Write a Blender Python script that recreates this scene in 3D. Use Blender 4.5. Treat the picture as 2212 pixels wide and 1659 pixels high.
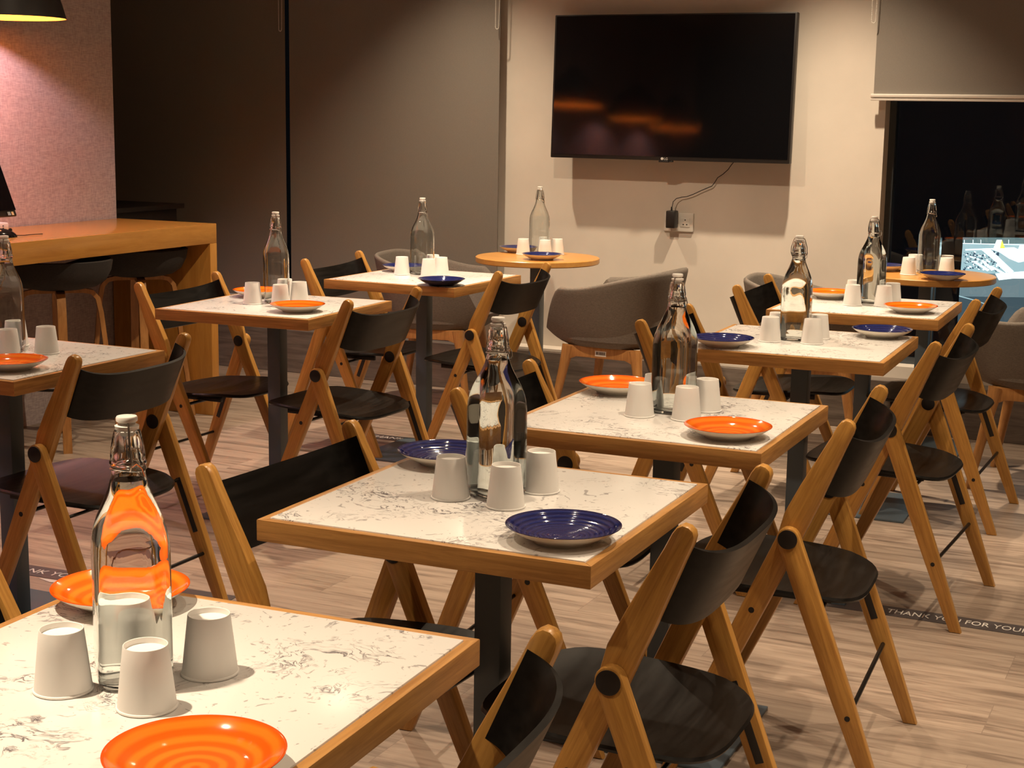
import bpy, bmesh, math, random
from mathutils import Vector, Matrix, Quaternion
random.seed(7)
PI = math.pi
S = bpy.context.scene
for o in list(bpy.data.objects): bpy.data.objects.remove(o)
C = S.collection
R = math.radians
WALL = R(-25)                       # the room's axes are turned 25 degrees to the camera
DS = Vector((math.cos(WALL), math.sin(WALL), 0)); DN = Vector((-math.sin(WALL), math.cos(WALL), 0))
def SN(s, n, z=0.0): return DS * s + DN * n + Vector((0, 0, z))

# ------------------------------------------------------------------ camera
cam = bpy.data.cameras.new('camera'); co = bpy.data.objects.new('camera', cam); C.objects.link(co)
PITCH, ROLL, FPX = 0.17339449, 0.01516009, 3339.2
cam.sensor_width = 36; cam.lens = FPX * 36 / 2212; cam.clip_start = .05; cam.clip_end = 100
fw = Vector((0, math.cos(PITCH), -math.sin(PITCH))); r0 = Vector((1, 0, 0)); u0 = Vector((0, math.sin(PITCH), math.cos(PITCH)))
cr = r0 * math.cos(ROLL) + u0 * math.sin(ROLL); cu = -r0 * math.sin(ROLL) + u0 * math.cos(ROLL)
co.matrix_world = Matrix(((cr.x, cu.x, -fw.x, 0), (cr.y, cu.y, -fw.y, 0), (cr.z, cu.z, -fw.z, 1.424), (0, 0, 0, 1)))
S.camera = co

# ------------------------------------------------------------------ world, exposure, downlights and fills
w = bpy.data.worlds.new('night'); S.world = w; w.use_nodes = True
w.node_tree.nodes['Background'].inputs[0].default_value = (.004, .004, .005, 1)
w.node_tree.nodes['Background'].inputs[1].default_value = .3
S.view_settings.view_transform = 'Standard'; S.view_settings.look = 'None'
S.view_settings.exposure = 1.06; S.view_settings.gamma = 1; S.view_settings.use_curve_mapping = False
WARM = (1, .79, .555)
CEIL = 2.8
def spot(s, n, e, size=75, blend=.9, col=WARM, z=CEIL - .04, aim=None, rad=.03):
    l = bpy.data.lights.new('downlight_or_fill', 'SPOT'); l.energy = e; l.color = col; l.spot_size = R(size); l.spot_blend = blend
    l.shadow_soft_size = rad
    o = bpy.data.objects.new('downlight_or_fill', l); C.objects.link(o); o.location = SN(s, n, z)
    if aim is not None:
        d = SN(*aim) - o.location; o.rotation_euler = d.to_track_quat('-Z', 'Y').to_euler()
    return o
# recessed downlights, plus added fills for wall, bar and aisle (s, n, watts, beam)
spot(-1.72, 1.15, 145, 74)
spot(-1.45, 2.65, 34, 75)
spot(-0.45, 2.9, 56, 105)
spot(-1.45, 4.35, 42, 85)
spot(-0.15, 4.6, 62, 92)
spot(-1.70, 6.45, 138, 92, 1)
spot(-3.50, 6.45, 94, 92, 1)
spot(-2.50, 5.10, 104, 135, 1)  # wide fill added to lift the middle of the back wall
spot(-0.30, 6.2, 46, 85)
spot(-3.15, 5.50, 28, 55)
spot(-3.02, 4.45, 30, 55)
spot(-3.02, 3.10, 24, 58)
spot(-3.6, 4.0, 18, 140, 1)  # weak, very broad fill added to brighten the bar front
spot(0.30, 2.6, 88, 82)  # added over the right aisle to brighten the floor
spot(0.55, 1.2, 70, 95)  # second added aisle spot, also for the floor
S.cycles.max_bounces = 12; S.cycles.transmission_bounces = 12; S.cycles.transparent_max_bounces = 16; S.cycles.glossy_bounces = 6
S.cycles.sample_clamp_indirect = 4.0
S.cycles.use_denoising = True

# ------------------------------------------------------------------ helpers
def link(name, me, m=None, parent=None):
    o = bpy.data.objects.new(name, me); C.objects.link(o)
    if m is not None:
        for x in (m if isinstance(m, (list, tuple)) else [m]): me.materials.append(x)
    if parent: o.parent = parent
    return o
def smooth(me, ang=35):
    for p in me.polygons: p.use_smooth = True
    try: me.set_sharp_from_angle(angle=R(ang))
    except Exception: pass
def obj(name, bm, m, parent=None, ang=35, sm=True):
    me = bpy.data.meshes.new(name); bmesh.ops.recalc_face_normals(bm, faces=bm.faces); bm.to_mesh(me); bm.free()
    if sm: smooth(me, ang)
    return link(name, me, m, parent)
def tag(o, label, cat, group=None):
    o['label'] = label; o['category'] = cat
    if group: o['group'] = group
    return o
def empty(name, loc, rz=0):
    o = bpy.data.objects.new(name, None); C.objects.link(o); o.location = loc; o.rotation_euler = (0, 0, rz); o.empty_display_size = .1
    return o
def struct(o):
    o['kind'] = 'structure'; return o
def box(bm, x0, x1, y0, y1, z0, z1, bev=0, mi=0, seg=2):
    m = bmesh.new(); bmesh.ops.create_cube(m, size=1)
    for v in m.verts: v.co = Vector(((x0 + x1) / 2 + v.co.x * (x1 - x0), (y0 + y1) / 2 + v.co.y * (y1 - y0), (z0 + z1) / 2 + v.co.z * (z1 - z0)))
    if bev: bmesh.ops.bevel(m, geom=m.edges[:], offset=bev, segments=seg, profile=.5, affect='EDGES')
    for f in m.faces: f.material_index = mi
    t = bpy.data.meshes.new('t'); m.to_mesh(t); m.free(); bm.from_mesh(t); bpy.data.meshes.remove(t)
def prism(bm, pts, y0, y1, bev=0, axis='y', mi=0, seg=2):
    m = bmesh.new()
    def P(a, b, c): return {'y': (a, c, b), 'x': (c, a, b), 'z': (a, b, c)}[axis]
    A = [m.verts.new(P(a, b, y0)) for a, b in pts]; B = [m.verts.new(P(a, b, y1)) for a, b in pts]
    fa = m.faces.new(A); fb = m.faces.new(B[::-1])
    for i in range(len(pts)): m.faces.new((A[i], A[(i + 1) % len(pts)], B[(i + 1) % len(pts)], B[i]))
    bmesh.ops.recalc_face_normals(m, faces=m.faces)
    if bev:
        bmesh.ops.bevel(m, geom=list({e for f in (fa, fb) for e in f.edges}), offset=bev, segments=seg, profile=.5, affect='EDGES')
    for f in m.faces: f.material_index = mi
    t = bpy.data.meshes.new('t'); m.to_mesh(t); m.free(); bm.from_mesh(t); bpy.data.meshes.remove(t)
def cyl(bm, c, r, h, axis='z', n=24, r2=None, mi=0, bev=0):
    m = bmesh.new(); bmesh.ops.create_cone(m, cap_ends=True, segments=n, radius1=r, radius2=r if r2 is None else r2, depth=h)
    if bev:
        bmesh.ops.bevel(m, geom=[e for e in m.edges if any(len(f.verts) > 4 for f in e.link_faces)], offset=bev, segments=2, affect='EDGES', profile=.5)
    rot = {'z': Matrix.Identity(3), 'y': Matrix.Rotation(PI / 2, 3, 'X'), 'x': Matrix.Rotation(PI / 2, 3, 'Y')}[axis]
    for v in m.verts: v.co = rot @ v.co + Vector(c)
    for f in m.faces: f.material_index = mi
    t = bpy.data.meshes.new('t'); m.to_mesh(t); m.free(); bm.from_mesh(t); bpy.data.meshes.remove(t)
def tube(bm, pts, r, n=8, closed=False, mi=0):
    pts = [Vector(p) for p in pts]; N = len(pts); rings = []; up = None
    for i, p in enumerate(pts):
        a = pts[(i - 1) % N] if closed or i else p; b = pts[(i + 1) % N] if closed or i < N - 1 else p
        t = (b - a).normalized()
        if up is None: up = t.orthogonal().normalized()
        up = (up - t * up.dot(t)).normalized(); s = t.cross(up)
        rr = r[i] if isinstance(r, (list, tuple)) else r
        rings.append([bm.verts.new(p + (up * math.cos(2 * PI * k / n) + s * math.sin(2 * PI * k / n)) * rr) for k in range(n)])
    for i in range(N if closed else N - 1):
        A, B = rings[i], rings[(i + 1) % N]
        for k in range(n):
            f = bm.faces.new((A[k], A[(k + 1) % n], B[(k + 1) % n], B[k])); f.material_index = mi
    if not closed:
        bm.faces.new(rings[0][::-1]).material_index = mi; bm.faces.new(rings[-1]).material_index = mi
def lathe(bm, prof, n=48, mi=0, c=(0, 0, 0), close=False):
    rings = []
    for r, z in prof:
        if r < 1e-6: rings.append([bm.verts.new((c[0], c[1], c[2] + z))])
        else: rings.append([bm.verts.new((c[0] + r * math.cos(2 * PI * k / n), c[1] + r * math.sin(2 * PI * k / n), c[2] + z)) for k in range(n)])
    L = list(range(len(rings) - 1)) + ([-1] if close else [])
    for i in L:
        A, B = rings[i], rings[i + 1]
        for k in range(n):
            k2 = (k + 1) % n
            if len(A) == 1 and len(B) == 1: continue
            if len(A) == 1: f = bm.faces.new((A[0], B[k2], B[k]))
            elif len(B) == 1: f = bm.faces.new((A[k], A[k2], B[0]))
            else: f = bm.faces.new((A[k], A[k2], B[k2], B[k]))
            f.material_index = mi
def copy_tree(o, parent=None):
    c = o.copy(); C.objects.link(c)
    if parent: c.parent = parent
    for ch in list(o.children): copy_tree(ch, c)
    return c
def text_mesh(name, s, size, m, parent, sx=1, depth=.0003):
    cu_ = bpy.data.curves.new('t', 'FONT'); cu_.body = s; cu_.size = size; cu_.extrude = depth; cu_.resolution_u = 3
    t = bpy.data.objects.new('t', cu_); C.objects.link(t)
    bpy.context.view_layer.update()
    me = bpy.data.meshes.new_from_object(t.evaluated_get(bpy.context.evaluated_depsgraph_get()))
    bpy.data.objects.remove(t)
    for v in me.vertices: v.co.x *= sx
    me.name = name
    return link(name, me, m, parent)

# ------------------------------------------------------------------ materials
MATS = {}
def mat(name, col=(.5, .5, .5), rough=.5, metal=0, **kw):
    m = bpy.data.materials.new(name); m.use_nodes = True; b = m.node_tree.nodes['Principled BSDF']
    b.inputs['Base Color'].default_value = (*col, 1); b.inputs['Roughness'].default_value = rough; b.inputs['Metallic'].default_value = metal
    for k, v in kw.items():
        b.inputs[k.replace('_', ' ')].default_value = v
    MATS[name] = m
    return m
def nodes(m): return m.node_tree.nodes, m.node_tree.links, m.node_tree.nodes['Principled BSDF']
def ramp(N, stops, interp='LINEAR'):
    r = N.new('ShaderNodeValToRGB'); r.color_ramp.interpolation = interp
    e = r.color_ramp.elements
    while len(e) < len(stops): e.new(.5)
    for k, (p, c) in enumerate(stops):
        e[k].position = p; e[k].color = (*c, 1) if len(c) == 3 else c
    return r
def coords(N, L, scale, rnd=True, rot=(0, 0, 0)):
    tc = N.new('ShaderNodeTexCoord'); mp = N.new('ShaderNodeMapping'); mp.inputs['Scale'].default_value = scale; mp.inputs['Rotation'].default_value = rot
    L.new(tc.outputs['Object'], mp.inputs['Vector'])
    if rnd:
        oi = N.new('ShaderNodeObjectInfo'); ml = N.new('ShaderNodeVectorMath'); ml.operation = 'MULTIPLY'; ml.inputs[1].default_value = (3.1, 3.7, 11)
        L.new(oi.outputs['Location'], ml.inputs[0]); L.new(ml.outputs[0], mp.inputs['Location'])
    return mp
def wood(name, light, dark, scale, rough=.38, bump=.08):
    m = mat(name, light, rough); N, L, b = nodes(m)
    mp = coords(N, L, scale)
    n1 = N.new('ShaderNodeTexNoise'); n1.inputs['Scale'].default_value = 1.2; n1.inputs['Detail'].default_value = 6; n1.inputs['Roughness'].default_value = .65; n1.inputs['Distortion'].default_value = .6
    L.new(mp.outputs[0], n1.inputs['Vector'])
    mid = tuple((a + c) / 2 for a, c in zip(light, dark))
    r = ramp(N, [(.30, dark), (.47, mid), (.62, light)])
    L.new(n1.outputs['Fac'], r.inputs['Fac']); L.new(r.outputs['Color'], b.inputs['Base Color'])
    bp = N.new('ShaderNodeBump'); bp.inputs['Strength'].default_value = bump; bp.inputs['Distance'].default_value = .002
    L.new(n1.outputs['Fac'], bp.inputs['Height']); L.new(bp.outputs[0], b.inputs['Normal'])
    return m
WL, WD = (.54, .278, .066), (.36, .165, .036)
M_leg = wood('beech_legs', WL, WD, (120, 120, 6), .33)
M_edge_x = wood('oak_edge_along_x', (.53, .27, .080), (.32, .145, .038), (5, 70, 90), .42)
M_edge_y = wood('oak_edge_along_y', (.53, .27, .080), (.32, .145, .038), (70, 5, 90), .42)
M_bar = wood('bar_veneer', (.54, .26, .055), (.42, .185, .036), (25, 2.5, 25), .22, .02)
M_round = wood('round_top_veneer', (.60, .30, .080), (.52, .245, .06), (4, 40, 40), .3, .02)
M_arm = wood('armchair_wood', (.50, .245, .08), (.34, .15, .045), (40, 40, 5), .4)
M_black = mat('black_ply', (.016, .0145, .013), .36, 0, Specular_IOR_Level=.19); 
N, L, b = nodes(M_black); mp = coords(N, L, (30, 3, 30)); nz = N.new('ShaderNodeTexNoise'); nz.inputs['Scale'].default_value = 2; nz.inputs['Detail'].default_value = 6
L.new(mp.outputs[0], nz.inputs['Vector']); rr = ramp(N, [(.3, (.006, .0055, .005)), (.7, (.014, .0125, .0115))]); L.new(nz.outputs['Fac'], rr.inputs['Fac']); L.new(rr.outputs[0], b.inputs['Base Color'])
r2 = ramp(N, [(.3, (.30,) * 3), (.75, (.42,) * 3)]); L.new(nz.outputs['Fac'], r2.inputs['Fac']); L.new(r2.outputs[0], b.inputs['Roughness'])
M_plastic = mat('black_plastic', (.012, .010, .010), .4)
M_rod = mat('black_rod', (.02, .018, .017), .35, .6)
M_pole = mat('slate_powder_coat', (.10, .138, .175), .42, .1)
M_cup = mat('white_paper', (.88, .86, .83), .75)
M_ceramic = mat('white_ceramic', (.86, .83, .78), .25)
M_cream = mat('cream_glaze', (.80, .74, .64), .2)
M_steel = mat('wire_steel', (.55, .52, .48), .25, 1)
M_chrome = mat('brushed_aluminium', (.62, .60, .57), .35, .9)

# speckled quartz
M_quartz = mat('white_quartz', (.8, .78, .76), .22); N, L, b = nodes(M_quartz)
mp = coords(N, L, (1, 1, 1))
wn = N.new('ShaderNodeTexNoise'); wn.inputs['Scale'].default_value = 7; wn.inputs['Detail'].default_value = 3
L.new(mp.outputs[0], wn.inputs['Vector'])
ad = N.new('ShaderNodeMixRGB'); ad.blend_type = 'LINEAR_LIGHT'; ad.inputs['Fac'].default_value = .13
L.new(mp.outputs[0], ad.inputs['Color1']); L.new(wn.outputs['Color'], ad.inputs['Color2'])
v1 = N.new('ShaderNodeTexNoise'); v1.inputs['Scale'].default_value = 16; v1.inputs['Detail'].default_value = 6; v1.inputs['Roughness'].default_value = .62; v1.inputs['Distortion'].default_value = 1.2
L.new(ad.outputs[0], v1.inputs['Vector'])
band = ramp(N, [(.472, (0, 0, 0)), (.494, (1, 1, 1)), (.506, (1, 1, 1)), (.528, (0, 0, 0))]); L.new(v1.outputs['Fac'], band.inputs['Fac'])
mk = N.new('ShaderNodeTexNoise'); mk.inputs['Scale'].default_value = 5.5; mk.inputs['Detail'].default_value = 5; mk.inputs['Roughness'].default_value = .7
L.new(mp.outputs[0], mk.inputs['Vector'])
mkr = ramp(N, [(.50, (0, 0, 0)), (.60, (1, 1, 1))]); L.new(mk.outputs['Fac'], mkr.inputs['Fac'])
mu = N.new('ShaderNodeMath'); mu.operation = 'MULTIPLY'; L.new(band.outputs[0], mu.inputs[0]); L.new(mkr.outputs[0], mu.inputs[1])
mu2 = N.new('ShaderNodeMath'); mu2.operation = 'MULTIPLY'; L.new(mu.outputs[0], mu2.inputs[0]); mu2.inputs[1].default_value = 1
sp = N.new('ShaderNodeTexNoise'); sp.inputs['Scale'].default_value = 60; sp.inputs['Detail'].default_value = 3; L.new(ad.outputs[0], sp.inputs['Vector'])
spr = ramp(N, [(.635, (0, 0, 0)), (.68, (.55, .55, .55))]); L.new(sp.outputs['Fac'], spr.inputs['Fac'])
mx = N.new('ShaderNodeMath'); mx.operation = 'MAXIMUM'; L.new(mu2.outputs[0], mx.inputs[0]); L.new(spr.outputs[0], mx.inputs[1])
mm = N.new('ShaderNodeMixRGB'); mm.inputs['Color1'].default_value = (.80, .78, .755, 1); mm.inputs['Color2'].default_value = (.15, .135, .15, 1)
L.new(mx.outputs[0], mm.inputs['Fac']); L.new(mm.outputs[0], b.inputs['Base Color'])

# plates: ringed glaze
def glaze(name, c1, c2, ridge):
    m = mat(name, c1, .09, 0, Coat_Weight=.6, Coat_Roughness=.04); N, L, b = nodes(m)
    tc = N.new('ShaderNodeTexCoord'); wv = N.new('ShaderNodeTexWave'); wv.wave_type = 'RINGS'; wv.rings_direction = 'Z'
    wv.inputs['Scale'].default_value = 17 if ridge < .3 else 38; wv.inputs['Distortion'].default_value = .8 if ridge < .3 else .1; wv.inputs['Detail'].default_value = 1; wv.inputs['Detail Scale'].default_value = 1.5
    L.new(tc.outputs['Object'], wv.inputs['Vector'])
    r = ramp(N, [(.2, c1), (.85, c2)]); L.new(wv.outputs['Fac'], r.inputs['Fac'])
    ln = N.new('ShaderNodeVectorMath'); ln.operation = 'LENGTH'; L.new(tc.outputs['Object'], ln.inputs[0])
    rm = ramp(N, [(.094, (0, 0, 0)), (.097, (1, 1, 1))]); L.new(ln.outputs['Value'], rm.inputs['Fac'])
    mr = N.new('ShaderNodeMixRGB'); L.new(rm.outputs[0], mr.inputs['Fac']); L.new(r.outputs[0], mr.inputs['Color1']); mr.inputs['Color2'].default_value = (c1[0] * .8, c1[1] * .6, c1[2] * .7, 1)
    L.new(mr.outputs[0], b.inputs['Base Color'])
    bp = N.new('ShaderNodeBump'); bp.inputs['Strength'].default_value = ridge; bp.inputs['Distance'].default_value = .0015
    L.new(wv.outputs['Fac'], bp.inputs['Height']); L.new(bp.outputs[0], b.inputs['Normal'])
    return m
M_orange = glaze('orange_ringed_glaze', (.84, .125, .003), (.93, .22, .012), .15)
M_blue = glaze('blue_ringed_glaze', (.007, .010, .075), (.012, .022, .135), .55)

# clear glass and water
M_glass = mat('bottle_glass', (.965, .990, .980), 0, 0, IOR=1.5, Transmission_Weight=1.0)
M_water = mat('water', (.985, 1, .995), 0, 0, IOR=1.33, Transmission_Weight=1.0)
M_pane = bpy.data.materials.new('window_glass'); M_pane.use_nodes = True; N = M_pane.node_tree.nodes; L = M_pane.node_tree.links
for x in list(N):
    if x.type != 'OUTPUT_MATERIAL': N.remove(x)
tr = N.new('ShaderNodeBsdfTransparent'); tr.inputs[0].default_value = (.85, .9, .9, 1); gl = N.new('ShaderNodeBsdfGlossy'); gl.inputs['Roughness'].default_value = .0
fr = N.new('ShaderNodeFresnel'); fr.inputs[0].default_value = 1.5; mxs = N.new('ShaderNodeMixShader')
L.new(fr.outputs[0], mxs.inputs[0]); L.new(tr.outputs[0], mxs.inputs[1]); L.new(gl.outputs[0], mxs.inputs[2]); L.new(mxs.outputs[0], N['Material Output'].inputs[0])

# walls
def plaster(name, c, rough=.8, nscale=3, amt=.06, bump=.15):
    m = mat(name, c, rough); N, L, b = nodes(m); mp = coords(N, L, (1, 1, 1), False)
    n1 = N.new('ShaderNodeTexNoise'); n1.inputs['Scale'].default_value = nscale; n1.inputs['Detail'].default_value = 6; L.new(mp.outputs[0], n1.inputs['Vector'])
    r = ramp(N, [(.3, tuple(x * (1 - amt) for x in c)), (.7, tuple(min(1, x * (1 + amt)) for x in c))]); L.new(n1.outputs['Fac'], r.inputs['Fac']); L.new(r.outputs[0], b.inputs['Base Color'])
    n2 = N.new('ShaderNodeTexNoise'); n2.inputs['Scale'].default_value = 180; L.new(mp.outputs[0], n2.inputs['Vector'])
    bp = N.new('ShaderNodeBump'); bp.inputs['Strength'].default_value = bump; bp.inputs['Distance'].default_value = .001; L.new(n2.outputs['Fac'], bp.inputs['Height']); L.new(bp.outputs[0], b.inputs['Normal'])
    return m
M_wall = plaster('warm_white_paint', (.70, .64, .565))
M_ceil = plaster('ceiling_paint', (.62, .59, .55))
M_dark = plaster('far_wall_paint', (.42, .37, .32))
def weave(name, c1, c2, sc, rough=.9, axes=(1, 1, 1), bump=.4):
    m = mat(name, c1, rough); N, L, b = nodes(m)
    outs = []
    for s in ((sc * 6, sc * 6, sc * .8), (sc * .8, sc * .8, sc * 6)):
        mp = coords(N, L, s, False); n1 = N.new('ShaderNodeTexNoise'); n1.inputs['Scale'].default_value = 1; n1.inputs['Detail'].default_value = 2
        L.new(mp.outputs[0], n1.inputs['Vector']); outs.append(n1.outputs['Fac'])
    a = N.new('ShaderNodeMath'); a.operation = 'ADD'; L.new(outs[0], a.inputs[0]); L.new(outs[1], a.inputs[1])
    h = N.new('ShaderNodeMath'); h.operation = 'MULTIPLY'; h.inputs[1].default_value = .5; L.new(a.outputs[0], h.inputs[0])
    r = ramp(N, [(.36, c1), (.64, c2)]); L.new(h.outputs[0], r.inputs['Fac']); L.new(r.outputs[0], b.inputs['Base Color'])
    bp = N.new('ShaderNodeBump'); bp.inputs['Strength'].default_value = bump; bp.inputs['Distance'].default_value = .001; L.new(h.outputs[0], bp.inputs['Height']); L.new(bp.outputs[0], b.inputs['Normal'])
    return m
M_linen = weave('mauve_linen_wallcovering', (.34, .275, .275), (.52, .44, .43), 42)
M_blind = weave('taupe_blind_fabric', (.20, .178, .155), (.225, .20, .172), 150, .7, bump=.05)
M_tweed = weave('grey_brown_tweed', (.125, .105, .088), (.20, .168, .142), 110)
M_dtweed = weave('charcoal_felt', (.018, .016, .015), (.032, .029, .027), 110)

# floor: wood-look planks
M_floor = mat('wood_look_planks', (.4, .3, .2), .38); N, L, b = nodes(M_floor)
mp = coords(N, L, (1, 1, 1), False)
br = N.new('ShaderNodeTexBrick'); br.inputs['Scale'].default_value = 1; br.inputs['Brick Width'].default_value = 1.2; br.inputs['Row Height'].default_value = .2
br.inputs['Mortar Size'].default_value = .0009; br.inputs['Color1'].default_value = (0, 0, 0, 1); br.inputs['Color2'].default_value = (1, 1, 1, 1); br.inputs['Mortar'].default_value = (.5, .5, .5, 1); br.offset = .37
L.new(mp.outputs[0], br.inputs['Vector'])
sc_ = N.new('ShaderNodeVectorMath'); sc_.operation = 'MULTIPLY_ADD'; L.new(br.outputs['Color'], sc_.inputs[0]); sc_.inputs[1].default_value = (13, 7, 5); L.new(mp.outputs[0], sc_.inputs[2])
mp2 = N.new('ShaderNodeMapping'); mp2.inputs['Scale'].default_value = (1.6, 16, 1); L.new(sc_.outputs[0], mp2.inputs['Vector'])
g = N.new('ShaderNodeTexNoise'); g.inputs['Scale'].default_value = 1.6; g.inputs['Detail'].default_value = 7; g.inputs['Roughness'].default_value = .62; g.inputs['Distortion'].default_value = .9; L.new(mp2.outputs[0], g.inputs['Vector'])
gr = ramp(N, [(.25, (.125, .088, .066)), (.38, (.25, .185, .143)), (.50, (.385, .295, .232)), (.70, (.50, .395, .315))]); L.new(g.outputs['Fac'], gr.inputs['Fac'])
tone = ramp(N, [(0, (.82, .82, .82)), (1, (1.0, 1.0, 1.0))]); L.new(br.outputs['Color'], tone.inputs['Fac'])
m1 = N.new('ShaderNodeMixRGB'); m1.blend_type = 'MULTIPLY'; m1.inputs['Fac'].default_value = 1; L.new(gr.outputs[0], m1.inputs['Color1']); L.new(tone.outputs[0], m1.inputs['Color2'])
m2 = N.new('ShaderNodeMixRGB'); L.new(br.outputs['Fac'], m2.inputs['Fac']); L.new(m1.outputs[0], m2.inputs['Color1']); m2.inputs['Color2'].default_value = (.24, .18, .145, 1)
L.new(m2.outputs[0], b.inputs['Base Color'])
fr_ = ramp(N, [(.3, (.45,) * 3), (.7, (.32,) * 3)]); L.new(g.outputs['Fac'], fr_.inputs['Fac']); L.new(fr_.outputs[0], b.inputs['Roughness'])
# plinth tiles: the same tile, darker run along the wall
M_plinth = wood('grey_wood_look_tile', (.21, .175, .15), (.10, .08, .068), (2.5, 30, 30), .45)

def emis(name, col, st, base=(0, 0, 0)):
    return mat(name, base, .6, 0, Emission_Color=(*col, 1), Emission_Strength=st)

# ------------------------------------------------------------------ room shell, in room axes (s along the back wall, n towards it)
def room(name, boxes, m, bev=0):
    bm = bmesh.new()
    for bx in boxes: box(bm, *bx, bev=bev)
    o = obj(name, bm, m, sm=False); o.rotation_euler = (0, 0, WALL); return struct(o)
room('floor', [(-7.2, 1.7, -2.8, 7.6, -.1, 0)], M_floor)
room('ceiling', [(-7.2, 1.7, -2.8, 7.6, CEIL, CEIL + .1)], M_ceil)
room('wall_back', [(-3.60, -1.50, 7.2, 7.42, 0, CEIL), (-7.1, -3.60, 7.2, 7.42, 0, .30), (-1.50, 1.6, 7.2, 7.42, 0, .29), (-7.1, -6.75, 7.2, 7.42, .30, CEIL)], M_wall)
room('wall_left', [(-7.2, -7.1, -2.8, 7.42, 0, CEIL)], M_dark)
room('wall_right', [(1.6, 1.7, -2.8, 7.42, 0, CEIL)], M_dark)
room('wall_front', [(-7.1, 1.6, -2.8, -2.7, 0, CEIL)], M_dark)
room('wall_partition', [(-5.15, -4.87, -.4, 5.93, 0, CEIL)], M_linen)
room('baseboard_back', [(-7.1, 1.6, 7.09, 7.2, 0, .235)], M_plinth, .003)
room('trim_1', [(-3.42, -1.50, 7.10, 7.2, .235, .252)], M_wall, .003)

def window(name, s0, s1, z0, z1, bars):
    root = struct(empty(name, (0, 0, 0), WALL))
    bm = bmesh.new()
    n0, n1 = 7.30, 7.36
    box(bm, s0, s0 + .03, n0, n1, z0, z1); box(bm, s1 - .03, s1, n0, n1, z0, z1); box(bm, s0, s1, n0, n1, z0, z0 + .03); box(bm, s0, s1, n0, n1, z1 - .03, z1)
    for x in bars: box(bm, x - .003, x + .003, 7.310, 7.340, z0, .68)
    obj('window_frame', bm, M_frame, root, sm=False)
    bm = bmesh.new(); box(bm, s0 + .03, s1 - .03, 7.325, 7.331, z0 + .03, z1 - .03); obj('window_pane', bm, M_pane, root, sm=False)
    return root
M_frame = mat('blue_grey_window_frame', (.085, .10, .115), .3, .5)
window('window_1', -1.50, 1.60, .29, CEIL, [-1.253])
window('window_2', -6.75, -3.60, .30, CEIL, [])

# ------------------------------------------------------------------ roller blinds
def blind(name_label, s0, s1, zb, n, chain_s, chain_z, rail_h=.028, wide=.012):
    root = empty('roller_blind', SN((s0 + s1) / 2, n, zb), WALL); hw = (s1 - s0) / 2
    bm = bmesh.new(); K = 24; NZ = 20; H = CEIL - .02 - zb
    P = [[None] * (NZ + 1) for _ in range(K + 1)]
    for side in (0, 1):
        V = [[bm.verts.new((-hw + 2 * hw * i / K, (.0012 if side else 0) + .003 * math.sin(i * .9) * (j / NZ) , .012 + H * j / NZ)) for j in range(NZ + 1)] for i in range(K + 1)]
        for i in range(K):
            for j in range(NZ): bm.faces.new((V[i][j], V[i + 1][j], V[i + 1][j + 1], V[i][j + 1]))
    obj('blind_fabric', bm, M_blind, root)
    bm = bmesh.new()
    box(bm, -hw - wide, hw + wide, -.013, .010, rail_h * .45, rail_h, .004); box(bm, -hw - wide, hw + wide, -.009, .008, 0, rail_h * .42, .002)
    obj('bottom_rail', bm, M_rail, root)
    bm = bmesh.new(); box(bm, -hw, hw, -.03, .03, H - .05, H, .01); obj('roller_housing', bm, M_rail, root)
    # beaded pull chain loop
    bm = bmesh.new(); x = chain_s - (s0 + s1) / 2; z0 = chain_z - zb
    pts = []
    zz = H
    while zz > z0 + .012: pts.append((x - .009, zz)); zz -= .0068
    for k in range(7): a = PI + PI * k / 6; pts.append((x + .009 * math.cos(a), z0 + .012 + .012 * math.sin(a)))
    zz = z0 + .018
    while zz < H: pts.append((x + .009 + .004 * math.sin((zz - z0) * 5), zz)); zz += .0068
    for px, pz in pts:
        m = bmesh.ops.create_icosphere(bm, subdivisions=1, radius=.0026)
        for v in m['verts']: v.co += Vector((px, -.035, pz))
    tube(bm, [(px, -.035, pz) for px, pz in pts], .0007, 5)
    obj('pull_chain', bm, M_bead, root)
    return tag(root, name_label, 'blind')
M_rail = mat('off_white_rail', (.72, .68, .62), .3, .2); M_bead = mat('off_white_beads', (.75, .72, .66), .4)
blind('dark grey-brown roller blind in the far corner, left of the black gap', -6.7, -4.694, .38, 7.13, -4.700, 1.835)
blind('tall taupe roller blind between the black gap and the television wall', -4.667, -3.42, .38, 7.13, -3.42, 1.835)
blind('half-raised taupe roller blind with pale bottom rail over the right window', -1.545, .55, 1.505, 7.14, -1.556, 1.845, .03)

# ------------------------------------------------------------------ television, adaptor, socket
def wallobj(name, s, n, z, label, cat):
    return tag(empty(name, SN(s, n, z), WALL), label, cat)
tv = wallobj('television', -2.500, 7.085, 1.555, 'large black flat-screen television switched off on the beige wall', 'television')
M_screen = mat('black_screen', (.004, .004, .005), .06, 0, Specular_IOR_Level=.5)
bm = bmesh.new(); box(bm, -.602, .602, -.012, .028, -.343, .343, .004); o = obj('bezel', bm, M_plastic, tv)
bm = bmesh.new(); box(bm, -.592, .592, -.0135, -.0115, -.325, .336); obj('screen', bm, M_screen, tv, sm=False)
bm = bmesh.new(); box(bm, -.33, .33, .028, .075, -.2, .16, .01); obj('rear_housing', bm, M_plastic, tv)
bm = bmesh.new(); box(bm, -.036, .012, -.014, .01, -.352, -.343, .002); box(bm, .012, .034, -.010, .006, -.350, -.343, .003); obj('sensor_tab', bm, M_plastic, tv)
M_logo = mat('logo_grey', (.62, .60, .58), .4)
lg = text_mesh('logo', 'LG', .016, M_logo, tv, 1.05); lg.location = (-.010, -.0145, -.3405); lg.rotation_euler = (PI / 2, 0, 0)
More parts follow.
